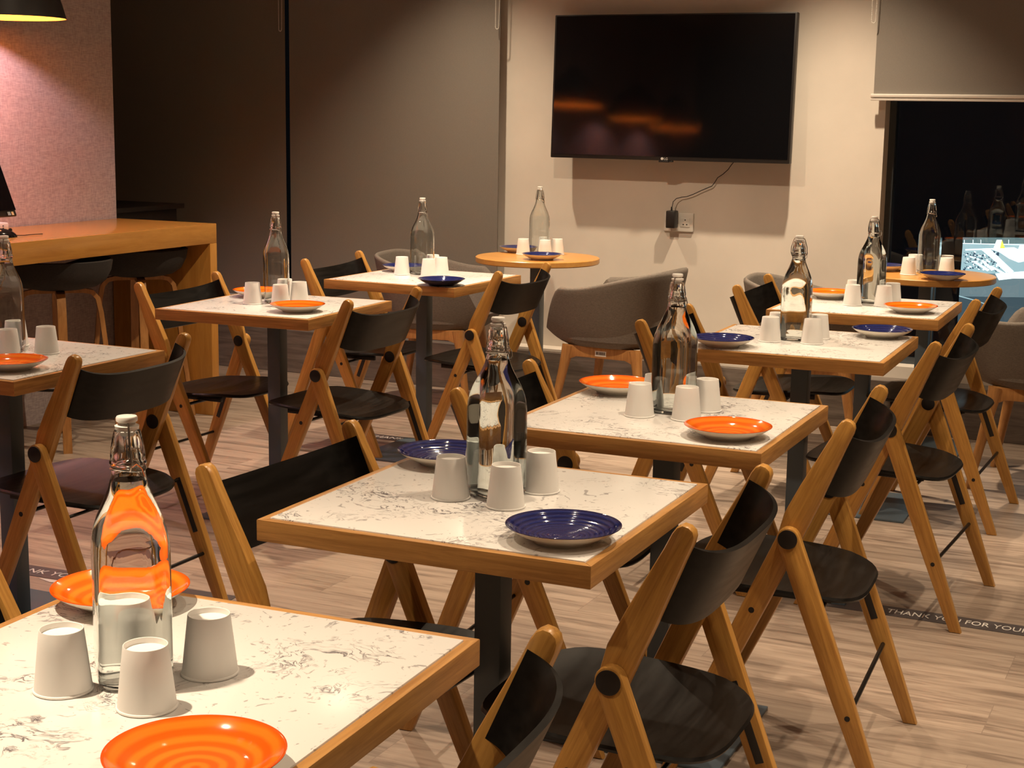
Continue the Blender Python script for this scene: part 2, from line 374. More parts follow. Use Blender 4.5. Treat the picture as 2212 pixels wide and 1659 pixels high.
bm = bmesh.new(); cyl(bm, (-.0185, -.0145, -.335), .0065, .0015, 'y', 20); obj('logo_disc', bm, M_logo, tv)
tv.rotation_euler = Quaternion((0, 0, 1), WALL).to_matrix().to_4x4().__matmul__(Matrix.Rotation(R(-2.2), 4, 'X')).to_euler()
sk = wallobj('wall_socket', -2.470, 7.196, .913, 'square off-white power socket plate below the television', 'socket')
M_sock = mat('socket_plastic', (.74, .70, .64), .35)
bm = bmesh.new(); box(bm, -.075, .075, -.009, .004, -.045, .045, .003); obj('cover_plate', bm, M_sock, sk)
bm = bmesh.new(); box(bm, .012, .058, -.0115, -.008, -.022, .022, .001); obj('outlet', bm, M_sock, sk)
bm = bmesh.new()
for x, z in ((.035, .012), (.026, -.010), (.044, -.010)): cyl(bm, (x, -.0118, z), .0032, .001, 'y', 12)
obj('pin_hole', bm, M_plastic, sk)
ad_ = wallobj('power_adaptor', -2.494, 7.150, .928, 'black plug-in power adaptor in the wall socket under the television', 'adaptor')
bm = bmesh.new(); box(bm, -.023, .023, -.018, .035, -.042, .042, .005); obj('adaptor_body', bm, M_plastic, ad_)
bm = bmesh.new(); cyl(bm, (0, 0, .051), .005, .02, 'z', 12, .0035); obj('strain_relief', bm, M_plastic, ad_)
def wall_px(x, y, n):          # a point of the wall plane from two measured numbers
    d = fw + cr * ((x - 1106) / FPX) + cu * ((829.5 - y) / FPX); c0 = Vector((0, 0, 1.424)); t = (n - c0.dot(DN)) / d.dot(DN); return c0 + d * t
bm = bmesh.new()
cp = [(1452, 447), (1454, 436), (1461, 429), (1472, 426), (1483, 425), (1497, 420), (1514, 412), (1528, 406), (1538, 402), (1544, 394), (1550, 384), (1562, 376), (1573, 366), (1580, 356), (1588, 347), (1593, 338)]
tube(bm, [wall_px(x, y, 7.150 + .035 * min(1, i / 3)) for i, (x, y) in enumerate(cp)], .0019, 8)
tag(obj('charging_lead', bm, M_plastic), 'thin black lead curving from the television down to the adaptor', 'lead')

# ------------------------------------------------------------------ lit view outside the right window
pn = tag(empty('lit_panorama_panel', SN(-.88, 7.62, .10), WALL), 'bright blue-white airport apron scene glowing beyond the right window', 'display panel')
def PX(x, y):
    x -= 2079; y -= 513
    return (-1.185 + .002113 * x + .000139 * y + .88, .872 - .00222 * y + .0001 * x - .10)
def patch(name, polys, m, dz):
    bm = bmesh.new()
    for p in polys:
        pp = [PX(*q) for q in p]
        prism(bm, pp, -.012 - dz, -.010 - dz + .001, axis='y')
    return obj(name, bm, m, pn, sm=False)
E_sky = emis('panel_dusk_grey', (.20, .30, .34), .55); E_grass = emis('panel_dark_grass', (.10, .16, .17), .8)
E_floor = emis('panel_apron_blue', (.20, .27, .30), .55); E_white = emis('panel_white', (.80, .93, .95), 1.35); E_mid = emis('panel_pale_blue', (.36, .50, .54), .75)
E_yel = emis('panel_yellow', (.75, .68, .08), 1.0); E_navy = emis('panel_navy', (.03, .06, .10), .8); E_road = emis('panel_road', (.10, .145, .175), .4)
bm = bmesh.new(); box(bm, -.305, .80, -.010, .03, .12, .772, .002); obj('panel_backing', bm, mat('panel_backing', (.02, .025, .03), .6), pn)
patch('sky_band', [[(2079, 513), (2500, 515), (2500, 527), (2079, 526)]], E_grass, 0)
patch('apron_ground', [[(2079, 526), (2500, 527), (2500, 590), (2074, 590)]], E_mid, 0)
patch('taxiway', [[(2074, 590), (2500, 590), (2500, 640), (2071, 640)]], E_floor, 0)
patch('road', [[(2071, 640), (2500, 640), (2500, 800), (2061, 800)]], E_road, 0)
patch('fence_line', [[(2079, 525), (2400, 532), (2400, 533.5), (2079, 526.5)]] + [[(x, 518), (x + 1, 518), (x + 1, 526), (x, 526)] for x in (2082, 2101, 2118, 2178)], E_white, .001)
patch('aircraft_tail', [[(2146, 536), (2153, 518), (2164, 518), (2166, 536)]], E_white, .002)
patch('aircraft_tail_marking', [[(2160, 536), (2164, 518), (2171, 536)]], E_yel, .003)
patch('aircraft_body', [[(2136, 536), (2190, 534), (2215, 545), (2230, 560), (2200, 566), (2180, 558), (2160, 545)], [(2198, 540), (2203, 528), (2240, 530), (2240, 560), (2200, 558)]], E_white, .0025)
patch('aircraft_wing', [[(2118, 538), (2138, 537), (2190, 585), (2180, 588)], [(2085, 538), (2140, 536), (2140, 539), (2085, 541)]], E_white, .003)
patch('apron_kerb', [[(2150, 590), (2230, 583), (2230, 600), (2190, 600), (2158, 604)]], E_white, .002)
patch('ramp_edge', [[(2101, 565), (2106, 563), (2138, 582), (2133, 585)], [(2119, 563), (2123, 561), (2148, 581), (2142, 584)], [(2136, 574), (2142, 573), (2170, 588), (2164, 590)], [(2152, 569), (2158, 568), (2180, 584), (2174, 588)]], E_white, .002)
rnd = random.Random(3); dark_p, pale_p = [], []
for k in range(170):
    x = rnd.uniform(2080, 2160); y = rnd.uniform(541, 582); a = rnd.uniform(1.5, 5); h = rnd.uniform(1.2, 5)
    (dark_p if k % 3 else pale_p).append([(x, y), (x + a, y + .4 * a), (x + a * .8, y + h), (x - .6, y + h * .8)])
patch('baggage_carts', dark_p, E_navy, .0012); patch('ground_equipment', pale_p, E_white, .0016)
patch('road_marking', [[(2071, 638), (2110, 648), (2150, 662), (2150, 664), (2110, 650), (2071, 640.5)]], E_mid, .002)
for c_ in pn.children: c_['kind'] = 'stuff' if c_.name.startswith(('baggage', 'ground_equip')) else c_.get('kind', 'part')
for c_ in pn.children:
    if c_.get('kind') == 'part': del c_['kind']

# ------------------------------------------------------------------ bar counter, console, monitor, mouse
bar = tag(empty('bar_counter', SN(-4.575, 5.93, 0), WALL), 'honey-coloured wooden waterfall bar counter along the mauve wall', 'counter')
bm = bmesh.new(); box(bm, -.285, .285, -6.2, 0, .81, .90, .002); obj('counter_top', bm, M_bar, bar)
M_bar_v = wood('bar_veneer_upright', (.54, .26, .055), (.42, .185, .036), (25, 25, 2.5), .25, .02)
bm = bmesh.new(); box(bm, -.285, .285, -.052, 0, 0, .81, .002); obj('end_panel', bm, M_bar_v, bar)
bm = bmesh.new(); box(bm, -.285, .285, -6.2, -6.148, 0, .81, .002); obj('end_panel', bm, M_bar_v, bar)
cs = tag(empty('console_table', SN(-5.36, 6.42, 0), WALL), 'dark console table in the shadow behind the bar end', 'table')
M_ebony = mat('dark_stained_wood', (.020, .014, .012), .4)
bm = bmesh.new(); box(bm, -.22, .22, -.40, .40, .895, .92, .003); obj('table_top', bm, M_ebony, cs)
bm = bmesh.new(); box(bm, -.19, .19, -.37, .37, .82, .895, .002); obj('apron', bm, M_ebony, cs)
bm = bmesh.new(); box(bm, -.19, .19, -.37, .37, .22, .24, .002); obj('lower_shelf', bm, M_bar, cs)
for sx in (-1, 1):
    for sy in (-1, 1):
        bm = bmesh.new(); box(bm, sx * .18 - .018, sx * .18 + .018, sy * .36 - .018, sy * .36 + .018, 0, .82, .002); obj('leg', bm, M_ebony, cs)
mo = tag(empty('touch_monitor', SN(-4.60, 4.83, .90), WALL + R(90)), 'black touch-screen monitor on the bar at the left edge', 'monitor')
# local x runs along the bar towards the wall, y away from the room
def tiltbox(bm, x0, x1, z0, z1, y0, y1, bev, lean=.20):
    m = bmesh.new(); box(m, x0, x1, y0, y1, z0, z1, bev, seg=3)
    for v in m.verts: v.co = Vector((v.co.x - (v.co.z - z0) * .22, v.co.y + (v.co.z - z0) * lean, v.co.z))
    t = bpy.data.meshes.new('t'); m.to_mesh(t); m.free(); bm.from_mesh(t); bpy.data.meshes.remove(t)
bm = bmesh.new(); tiltbox(bm, -.25, .145, .070, .40, 0, .028, .008); obj('monitor_casing', bm, M_plastic, mo)
bm = bmesh.new(); tiltbox(bm, -.238, .132, .098, .39, -.002, .001, .0); obj('screen', bm, M_screen, mo, sm=False)
M_st1 = mat('pale_blue_sticker', (.35, .50, .60), .5); M_st2 = mat('cream_sticker', (.75, .66, .42), .5)
bm = bmesh.new(); tiltbox(bm, .088, .104, .078, .092, -.002, .0, 0); obj('sticker', bm, M_st1, mo, sm=False)
bm = bmesh.new(); tiltbox(bm, .110, .122, .078, .092, -.002, .0, 0); obj('sticker', bm, M_st2, mo, sm=False)
bm = bmesh.new(); box(bm, -.10, .02, .02, .12, 0, .012, .004); box(bm, -.07, -.01, .04, .06, .01, .12, .004); obj('stand', bm, M_plastic, mo)
pw = tag(empty('power_strip', SN(-4.76, 5.03, .90), WALL + R(80)), 'white multi-socket power strip lying on the bar behind the mouse', 'power strip')
bm = bmesh.new(); box(bm, -.09, .03, -.03, .03, 0, .035, .006); obj('strip_body', bm, M_sock, pw)
bm = bmesh.new()
for x in (-.05, 0): cyl(bm, (x, -.0305, .022), .003, .001, 'y', 10); cyl(bm, (x, -.0305, .012), .003, .001, 'y', 10)
obj('pin_hole', bm, M_plastic, pw)
ms = tag(empty('computer_mouse', SN(-4.50, 4.78, .90), WALL + R(75)), 'glossy black computer mouse on the bar counter', 'mouse')
bm = bmesh.new(); bmesh.ops.create_uvsphere(bm, u_segments=32, v_segments=16, radius=1)
for v in bm.verts:
    x, y, z = v.co; v.co = Vector((x * .060, y * .034, max(0, z) * .036 * (1 - .25 * x)))
obj('mouse_shell', bm, mat('glossy_black', (.01, .008, .008), .15), ms)
bm = bmesh.new(); cyl(bm, (.032, 0, .029), .007, .006, 'y', 16); obj('scroll_wheel', bm, M_plastic, ms)
bm = bmesh.new(); tube(bm, [(.058, 0, .006), (.10, .01, .003), (.16, .03, .003), (.20, .03, .003)], .0018, 6); obj('mouse_cable', bm, M_plastic, ms)

# ------------------------------------------------------------------ pendant lamps above the bar
M_gold = mat('gold_lined_shade', (.95, .36, .02), .5); M_shade = mat('matt_black_shade', (.012, .010, .009), .55)
M_bulb = emis('lit_bulb', (1, .75, .5), 10)
def pendant(n, e, label):
    z = 1.772
    root = tag(empty('pendant_lamp', SN(-4.55, n, z), WALL), label, 'lamp', 'pendant lamps above the bar')
    pr = [(.230, 0), (.215, .055), (.19, .13), (.10, .22), (.045, .26), (.03, .28), (0.0, .282)]
    bm = bmesh.new(); lathe(bm, pr, 64); obj('shade', bm, M_shade, root)
    bm = bmesh.new(); lathe(bm, [(.2305, -.001)] + [(max(r - .003, 0), z_ - .003 if z_ else 0) for r, z_ in pr], 64); obj('shade_lining', bm, M_gold, root)
    bm = bmesh.new(); cyl(bm, (0, 0, (CEIL - z + .28) / 2), .003, CEIL - z - .28, 'z', 8); cyl(bm, (0, 0, CEIL - z - .012), .05, .022, 'z', 24); obj('cable', bm, M_plastic, root)
    bm = bmesh.new(); bmesh.ops.create_uvsphere(bm, u_segments=24, v_segments=16, radius=.032)
    for v in bm.verts: v.co.z += .17
    obj('bulb', bm, M_bulb, root)
    l = bpy.data.lights.new('bulb_light', 'POINT'); l.energy = e; l.color = (1, .72, .84); l.shadow_soft_size = .034
    lo = bpy.data.objects.new('bulb_light', l); C.objects.link(lo); lo.location = SN(-4.55, n, z + .13)
    return root
pendant(4.905, 16, 'black conical pendant lamp with glowing orange rim, top left corner')
for n_ in (3.4, 2.1, 1.1): pendant(n_, 8, 'black pendant lamp whose orange glow mirrors in the television')

# ------------------------------------------------------------------ square tables
def make_table():
    root = empty('cafe_table', (0, 0, 0)); h = .3; t = .037; rw = .0155; zt = .7485
    bm = bmesh.new()
    for k in range(4):
        a = k * PI / 2
        q = [(-h, -h), (h, -h), (h - rw, -h + rw), (-h + rw, -h + rw)]
        q = [(x * math.cos(a) - y * math.sin(a), x * math.sin(a) + y * math.cos(a)) for x, y in q]
        prism(bm, q, zt - t, zt, .0012, 'z', mi=k % 2)
    box(bm, -h + rw, h - rw, -h + rw, h - rw, zt - t + .002, zt - .008, mi=0)
    obj('wooden_edge', bm, [M_edge_x, M_edge_y], root)
    bm = bmesh.new(); box(bm, -h + rw + .0006, h - rw - .0006, -h + rw + .0006, h - rw - .0006, zt - .010, .750, .0006); obj('stone_inlay', bm, M_quartz, root)
    bm = bmesh.new(); box(bm, -.0255, .0255, -.0255, .0255, .008, zt - t - .004, .002); obj('pole', bm, M_pole, root)
    bm = bmesh.new(); box(bm, -.21, .21, -.21, .21, 0, .009, .002); obj('base_plate', bm, M_pole, root)
    bm = bmesh.new(); box(bm, -.12, .12, -.02, .02, zt - t - .006, zt - t + .001); box(bm, -.02, .02, -.12, .12, zt - t - .006, zt - t + .001); obj('top_bracket', bm, M_pole, root)
    return root
TB = {1: (-.4288, 1.7653, -22.5), 2: (-.0275, 2.6588, -24.07), 3: (.3591, 3.4748, -24.15), 4: (.8864, 4.6784, -23.34),
      5: (1.2966, 5.6362, -23.41), 6: (-1.3823, 4.1756, -24.94), 7: (-.8314, 5.4019, -22.41), 8: (-.3696, 6.3935, -25.9)}
TN = {1: 'the nearest table', 2: 'the large central table', 3: 'the orange-plate table right of centre', 4: 'the right-hand blue-plate table',
      5: 'the farthest right square table', 6: 'the left-edge table', 7: 'the left-middle table', 8: 'the brightly lit rear table',
      9: 'the round table under the television', 10: 'the round window table'}
TL = {1: 'square marble-look table at bottom left, nearest to the viewer', 2: 'square marble-look table in the centre with two blue plates', 3: 'square marble-look table right of centre holding two orange plates',
      4: 'square marble-look table at right with two blue plates', 5: 'square marble-look table at far right, two orange plates, before the round window table', 6: 'square marble-look table half cut by the left edge of the photo',
      7: 'square marble-look table in the left middle with orange plates', 8: 'brightly lit square marble-look table at the back before the grey armchair'}
t0 = make_table()
for k in range(1, 9):
    t = t0 if k == 1 else copy_tree(t0)
    t.location = (TB[k][0], TB[k][1], 0); t.rotation_euler = (0, 0, R(TB[k][2])); tag(t, TL[k], 'table', 'square cafe tables')

# round tables
RZ = .765; RK = (1.424 - RZ) / .674
def round_table(x, y, label):
    root = tag(empty('round_table', (x, y, 0)), label, 'table', 'round wooden tables')
    root.rotation_euler = (0, 0, R(-25))
    bm = bmesh.new(); lathe(bm, [(0, RZ), (.286, RZ), (.290, RZ - .003), (.290, RZ - .023), (.286, RZ - .027), (0, RZ - .027)], 96); obj('table_top', bm, M_round, root)
    bm = bmesh.new(); box(bm, -.026, .026, -.026, .026, .008, RZ - .027, .002); obj('pole', bm, M_pole, root)
    bm = bmesh.new(); box(bm, -.20, .20, -.20, .20, 0, .009, .002); obj('base_plate', bm, M_pole, root)
T9 = (.113 * RK, 7.387 * RK); T10 = (1.83 * RK, 6.835 * RK)
round_table(*T9, 'small round wooden table against the wall under the television')
round_table(*T10, 'small round wooden table in front of the dark window')

# ------------------------------------------------------------------ folding chairs
def slab(pts_front, pts_back, theta, th, topround, bev=.0045):
    """side profile of a leg: half widths (length, width) towards the front and the back; foot cut level with the floor"""
    poly = []
    for l, wd in pts_front: poly.append((wd, l))
    poly += topround
    for l, wd in pts_back[::-1]: poly.append((-wd, l))
    out = []
    for i, (x, z) in enumerate(poly):
        if z == 0: z = x * math.tan(theta)
        out.append((x, z))
    bm = bmesh.new(); prism(bm, out, -th / 2, th / 2, bev, 'y'); return bm
def make_chair():
    root = empty('folding_chair', (0, 0, 0))
    LF = math.hypot(.357, .81); tf = math.atan2(-.357, .81); LR = math.hypot(.215, .56); tr_ = math.atan2(.215, .56)
    for s in (1, -1):
        bm = slab([(0, .0150), (.25, .0215), (.45, .0245), (.60, .0250), (.652, .0335), (.72, .0305), (.84, .0205)], [(0, .0150), (.25, .0215), (.45, .0245), (.60, .0250), (.72, .0225), (.84, .0175)], tf, .026,
                  [(.0195, .868), (.0170, .880), (.0105, .8885), (.0, .8905), (-.0095, .8875), (-.0150, .880), (-.0172, .868)], .006)
        o = obj('long_leg', bm, M_leg, root, 40); o.location = (.462, s * .2265, 0); o.rotation_euler = (0, tf, 0)
        bm = bmesh.new(); cyl(bm, (0, s * .0127, LF * .39 / .81), .0065, .0015, 'y', 16); obj('bolt_cap', bm, M_plastic, o)
        bm = bmesh.new(); cyl(bm, (.0, -s * .0132, LF * .56 / .81), 0.0205, .003, 'y', 32, bev=.0008); obj('pivot_cap', bm, M_plastic, o)
        arc = [(.0245 * math.cos(a), LR + .0245 * math.sin(a)) for a in [PI * k / 10 for k in range(0, 11)]]
        bm = slab([(0, .0150), (.25, .0225), (.5, .0245)], [(0, .0150), (.25, .0225), (.5, .0245)], tr_, .025, arc)
        o = obj('rear_leg', bm, M_leg, root, 40); o.location = (0, s * .2525, 0); o.rotation_euler = (0, tr_, 0)
        bm = bmesh.new(); cyl(bm, (0, s * .0135, LR), 0.0205, .003, 'y', 32, bev=.0008); obj('pivot_cap', bm, M_plastic, o)
        bm = bmesh.new(); cyl(bm, (0, s * .0127, LR * .19 / .56), .0060, .0015, 'y', 16); obj('bolt_cap', bm, M_plastic, o)
        bm = bmesh.new(); box(bm, -.0082, .0082, -s * .0125 - .0012, -s * .0125 + .0012, LR * .25 / .56, LR * .40 / .56, .0011); obj('slot', bm, M_plastic, o)
    # curved plywood backrest
    bm = bmesh.new(); NY, NZ = 44, 8; th = .0085; dirb = Vector((-math.cos(tf), 0, math.sin(tf)))
    G = []
    for side in (0, 1):
        g = []
        for i in range(NY + 1):
            y = -.215 + .43 * i / NY; row = []
            for j in range(NZ + 1):
                e = .62 + .165 * j / NZ
                ph = PI * i / NY; y = -.2135 * math.copysign(abs(math.cos(ph)) ** .62, math.cos(ph))
                bulge = .078 * abs(math.sin(ph)) ** .80 - .016
                z0_ = .660; z1_ = .783
                z = z0_ + (z1_ - z0_) * j / NZ
                p = Vector((.462 - .357 / .81 * z, y, z)) + dirb * (bulge + (th if side else 0))
                row.append(bm.verts.new(p))
            g.append(row)
        G.append(g)
    A, B = G
    for i in range(NY):
        for j in range(NZ):
            bm.faces.new((A[i][j], A[i + 1][j], A[i + 1][j + 1], A[i][j + 1])); bm.faces.new((B[i][j], B[i][j + 1], B[i + 1][j + 1], B[i + 1][j]))
        for j, in ((0,), (NZ,)): bm.faces.new((A[i][j], A[i + 1][j], B[i + 1][j], B[i][j]))
    for j in range(NZ):
        for i in (0, NY): bm.faces.new((A[i][j], A[i][j + 1], B[i][j + 1], B[i][j]))
    obj('backrest', bm, M_black, root, 40)
    # saddle seat
    bm = bmesh.new(); th = .011; NR, NA = 9, 64; x0, x1, hw = .070, .505, .2085
    def seat_pt(q, a, up):
        c, s_ = math.cos(a), math.sin(a); n = 3.6
        rr = (abs(c) ** n + abs(s_) ** n) ** (-1 / n)
        x = c * rr * q; y = s_ * rr * q
        X = (x0 + x1) / 2 + x * (x1 - x0) / 2
        yw = hw * (1 - .05 * max(0, -x)) 
        Y = y * yw
        z = .433 + .012 * x - .016 * (1 - y * y) * (1 - x * x) - .020 * max(0, x - .55) ** 2 * 4 - .012 * max(0, -x - .6) * 2
        return Vector((X, Y, z - (0 if up else th)))
    lay = []
    for up in (1, 0):
        rings = [[bm.verts.new(seat_pt(0, 0, up))]]
        for i in range(1, NR + 1):
            q = i / NR * (.985 if True else 1)
            rings.append([bm.verts.new(seat_pt(q, 2 * PI * k / NA, up)) for k in range(NA)])
        for k in range(NA): bm.faces.new((rings[0][0], rings[1][k], rings[1][(k + 1) % NA]))
        for i in range(1, NR):
            for k in range(NA): bm.faces.new((rings[i][k], rings[i + 1][k], rings[i + 1][(k + 1) % NA], rings[i][(k + 1) % NA]))
        lay.append(rings[-1])
    mid = [bm.verts.new((seat_pt(1.0, 2 * PI * k / NA, 1) + seat_pt(1.0, 2 * PI * k / NA, 0)) / 2) for k in range(NA)]
    for k in range(NA):
        k2 = (k + 1) % NA
        bm.faces.new((lay[0][k], lay[0][k2], mid[k2], mid[k])); bm.faces.new((mid[k], mid[k2], lay[1][k2], lay[1][k]))
    obj('seat', bm, M_black, root, 50)
    bm = bmesh.new()
    for s in (1, -1):
        box(bm, .135, .40, s * .15 - .008, s * .15 + .008, .400, .418, .002)
    tube(bm, [(.29, -.215, .39), (.29, .215, .39)], .0055, 10)
    tube(bm, [(.150, -.242, .395), (.150, .242, .395)], .0045, 10)
    obj('seat_support', bm, M_rod, root)
    bm = bmesh.new(); tube(bm, [(.073, -.242, .19), (.073, .242, .19)], .0052, 12); obj('cross_rod', bm, M_rod, root)
    return root
ch0 = make_chair(); first = [ch0]
def chair(t, rel, side, label, dr=0):
    x, y, a = TB[t]; a = R(a); U = Vector((math.cos(a), math.sin(a))); V = Vector((-U.y, U.x))
    o = first.pop() if first else copy_tree(ch0)
    p = Vector((x, y)) + U * rel[0] + V * rel[1]
    o.location = (p.x, p.y, 0); o.rotation_euler = (0, 0, a + (PI if side == 'R' else 0) + R(dr))
    return tag(o, label, 'chair', 'wood and black folding chairs')
chair(1, (.545, -.030), 'R', 'folding chair cut by the bottom edge, seen at the right side of the nearest table')
chair(2, (.538, -.012), 'R', 'large folding chair in the right foreground, beside the central blue-plate table', .4)
chair(3, (.551, .030), 'R', 'second folding chair along the right aisle, at the orange-plate table', 2.7)
chair(4, (.560, -.056), 'R', 'third folding chair along the right aisle, at the blue-plate table', -4)
chair(5, (.528, .032), 'R', 'farthest folding chair of the right aisle, at the last square table', -2.7)
chair(1, (-.562, -.012), 'L', 'folding chair at the lower left corner with only one slanting leg in view')
chair(2, (-.540, -.005), 'L', 'folding chair at the left side of the central table, back towards the left', -3.6)
chair(3, (-.534, -.034), 'L', 'folding chair half hidden behind the central table bottle', 2.8)
chair(4, (-.547, -.009), 'L', 'folding chair at the left side of the right-hand blue-plate table, before the armchair', -1.3)
chair(5, (-.554, .055), 'L', 'folding chair at the left side of the farthest square table, against the beige wall')
chair(6, (.536, .004), 'R', 'folding chair with mauve sheen on its seat, at the left-edge table', .8)
chair(7, (.542, -.026), 'R', 'folding chair at the right side of the left-middle table, seen from behind', -3.7)
chair(8, (.555, .021), 'R', 'folding chair at the right side of the brightly lit rear table', 0)
chair(7, (-.566, .077), 'L', 'folding chair at the left side of the left-middle table, before the bar', -2.9)
chair(8, (-.574, .020), 'L', 'folding chair at the left side of the brightly lit rear table, before the blind', 2)

# ------------------------------------------------------------------ fabric armchairs
def make_armchair():
    root = empty('armchair', (0, 0, 0))            # faces +x
    NA = 96
    def prm(a):
        c, s = math.cos(a), math.sin(a)
        back = .5 - .5 * c                       # 1 at the back, 0 at the front
        # rim height: seat lip in front, arms, higher back
        t = abs((a + PI) % (2 * PI) - PI)        # 0 front .. pi back
        def ss(e0, e1, v): v = min(1, max(0, (v - e0) / (e1 - e0))); return v * v * (3 - 2 * v)
        rim = .472 + (.668 - .472) * ss(.52, 1.0, t) + (.748 - .668) * ss(1.1, 2.7, t)
        n = 2.7; k = (abs(c) ** n + abs(s) ** n) ** (-1 / n)
        return c, s, k, rim, back, t
    prof = []
    def ring(f): return [bm.verts.new(f(2 * PI * i / NA)) for i in range(NA)]
    bm = bmesh.new(); rings = []
    def outer(v):
        def f(a):
            c, s, k, rim, back, t = prm(a)
            ex = .205 + (.285 - .205) * (v ** .75) ; ey = .20 + (.298 - .20) * (v ** .7)
            z = .405 + (rim - .405) * v
            fx = 1.0 + (.16 if c > 0 else 0) * (c if c > 0 else 0) * (1 - .3 * v)
            return Vector((c * k * ex * fx, s * k * ey, z))
        return f
    def inner(v):        # v 1 rim .. 0 seat
        def f(a):
            c, s, k, rim, back, t = prm(a)
            ex = .235 + (.262 - .235) * v; ey = .225 + (.270 - .225) * v
            z = .435 + (rim - .012 - .435) * v
            return Vector((c * k * ex, s * k * ey, z))
        return f
    rings.append([bm.verts.new((0, 0, .398))])
    rings.append(ring(lambda a: Vector((outer(0)(a).x * .6, outer(0)(a).y * .6, .400))))
    for v in (0, .06, .15, .3, .45, .6, .75, .88, .96): rings.append(ring(outer(v)))
    def toprim(f_, dz):
        def f(a):
            o_ = outer(1)(a); i_ = inner(1)(a); p = o_ * (1 - f_) + i_ * f_; p.z = prm(a)[3] + dz; return p
        return f
    rings.append(ring(toprim(.12, -.003))); rings.append(ring(toprim(.4, .004))); rings.append(ring(toprim(.7, .002)))
    for v in (1, .7, .4, .15, 0): rings.append(ring(inner(v)))
    rings.append(ring(lambda a: Vector((inner(0)(a).x * .85, inner(0)(a).y * .85, .430))))
    rings.append(ring(lambda a: Vector((inner(0)(a).x * .4, inner(0)(a).y * .4, .440))))
    rings.append([bm.verts.new((0, 0, .442))])
    for i in range(len(rings) - 1):
        A, B = rings[i], rings[i + 1]
        for k in range(NA):
            k2 = (k + 1) % NA
            if len(A) == 1: bm.faces.new((A[0], B[k2], B[k]))
            elif len(B) == 1: bm.faces.new((A[k], A[k2], B[0]))
            else: bm.faces.new((A[k], A[k2], B[k2], B[k]))
    obj('upholstered_shell', bm, M_tweed, root, 60)
    # side frames: two splayed legs joined by an arched rail
    for s in (1, -1):
        for sx in (1, -1):
            bm = bmesh.new()
            top = Vector((sx * .165, s * .175, .402)); bot = Vector((sx * .235, s * .225, 0))
            pts = [top + (bot - top) * q for q in (0, .1, .25, .5, .75, 1)]; rad = [.030, .026, .022, .019, .0165, .014]
            tube(bm, pts, rad, 12); obj('leg', bm, M_arm, root)
        bm = bmesh.new(); z1 = .406
        poly = [(-.19, z1), (.19, z1), (.185, .318), (.155, .342), (.12, .356), (-.12, .356), (-.155, .342), (-.185, .318)]
        prism(bm, poly, s * .178 - .013, s * .178 + .013, .004, 'y'); obj('side_rail', bm, M_arm, root)
    bm = bmesh.new(); box(bm, -.19, -.165, -.17, .17, .365, .402, .004); box(bm, .165, .19, -.17, .17, .365, .402, .004); obj('cross_rail', bm, M_arm, root)
    for s in (1, -1):
        bm = bmesh.new(); box(bm, -.03, .025, s * .1918 - .0004, s * .1918 + .0004, .366, .390); o = obj('barcode_sticker', bm, M_sock, root, sm=False)
        bm = bmesh.new()
        rn = random.Random(5); x = -.024
        while x < .018:
            wv_ = rn.choice((.0012, .002, .003)); box(bm, x, x + wv_, s * .1924 - .0002, s * .1924 + .0002, .373, .386); x += wv_ + rn.choice((.0015, .0025))
        obj('bars', bm, M_plastic, o, sm=False)
    return root
a0 = make_armchair()
def arm(o, s, n, face, label):
    o.location = SN(s, n, 0); o.rotation_euler = (0, 0, WALL + face); return tag(o, label, 'armchair', 'grey-brown tub armchairs')
arm(a0, -2.50, 6.50, PI + R(-4), 'grey-brown fabric tub armchair under the television, side towards the viewer')
arm(copy_tree(a0), -3.50, 6.62, R(10), 'grey-brown fabric armchair behind the brightly lit rear table, before the tall blind')
arm(copy_tree(a0), -1.62, 6.48, R(8), 'grey-brown fabric armchair mostly hidden behind the far right square table')
arm(copy_tree(a0), -.62, 6.33, PI + R(-4), 'brown fabric armchair cut by the right edge of the photo')

# ------------------------------------------------------------------ bar stools
def make_stool():
    root = empty('bar_stool', (0, 0, 0))
    bm = bmesh.new()
    prof = [(0, .662), (.10, .664), (.160, .676), (.198, .702), (.220, .745), (.228, .788), (.220, .792), (.211, .778), (.186, .725), (.15, .702), (0, .694)]
    lathe(bm, prof, 48)
    for v in bm.verts:
        if v.co.z > .70 and v.co.x > 0: v.co.z = .70 + (v.co.z - .70) * (1 - .75 * min(1, v.co.x / .2))
    obj('seat_shell', bm, M_dtweed, root)
    for k in range(4):
        a = PI / 4 + k * PI / 2; d = Vector((math.cos(a), math.sin(a), 0)); bm = bmesh.new()
        side = Vector((-d.y, d.x, 0)); cl = [(.02, .655), (.10, .655), (.137, .647), (.160, .620), (.172, .560), (.200, .29), (.238, 0)]
        V = []
        for i, (r_, z_) in enumerate(cl):
            a_ = cl[max(0, i - 1)]; b_ = cl[min(len(cl) - 1, i + 1)]; t_ = Vector((b_[0] - a_[0], b_[1] - a_[1])).normalized(); nn = Vector((-t_.y, t_.x))
            if i == len(cl) - 1: nn = Vector((1, 0))
            row = []
            for q in (-1, 1):
                for h_ in (-1, 1):
                    row.append(bm.verts.new(d * (r_ + nn.x * .010 * q) + side * .018 * h_ + Vector((0, 0, z_ + nn.y * .010 * q))))
            V.append([row[0], row[1], row[3], row[2]])
        for i in range(len(V) - 1):
            for j in range(4): bm.faces.new((V[i][j], V[i][(j + 1) % 4], V[i + 1][(j + 1) % 4], V[i + 1][j]))
        bm.faces.new(V[0]); bm.faces.new(V[-1])
        obj('leg', bm, M_arm, root, 30)
    bm = bmesh.new(); tube(bm, [(.195 * math.cos(a), .195 * math.sin(a), .26) for a in [2 * PI * k / 40 for k in range(40)]], .006, 8, True); obj('foot_ring', bm, M_rod, root)
    return root
st = make_stool()
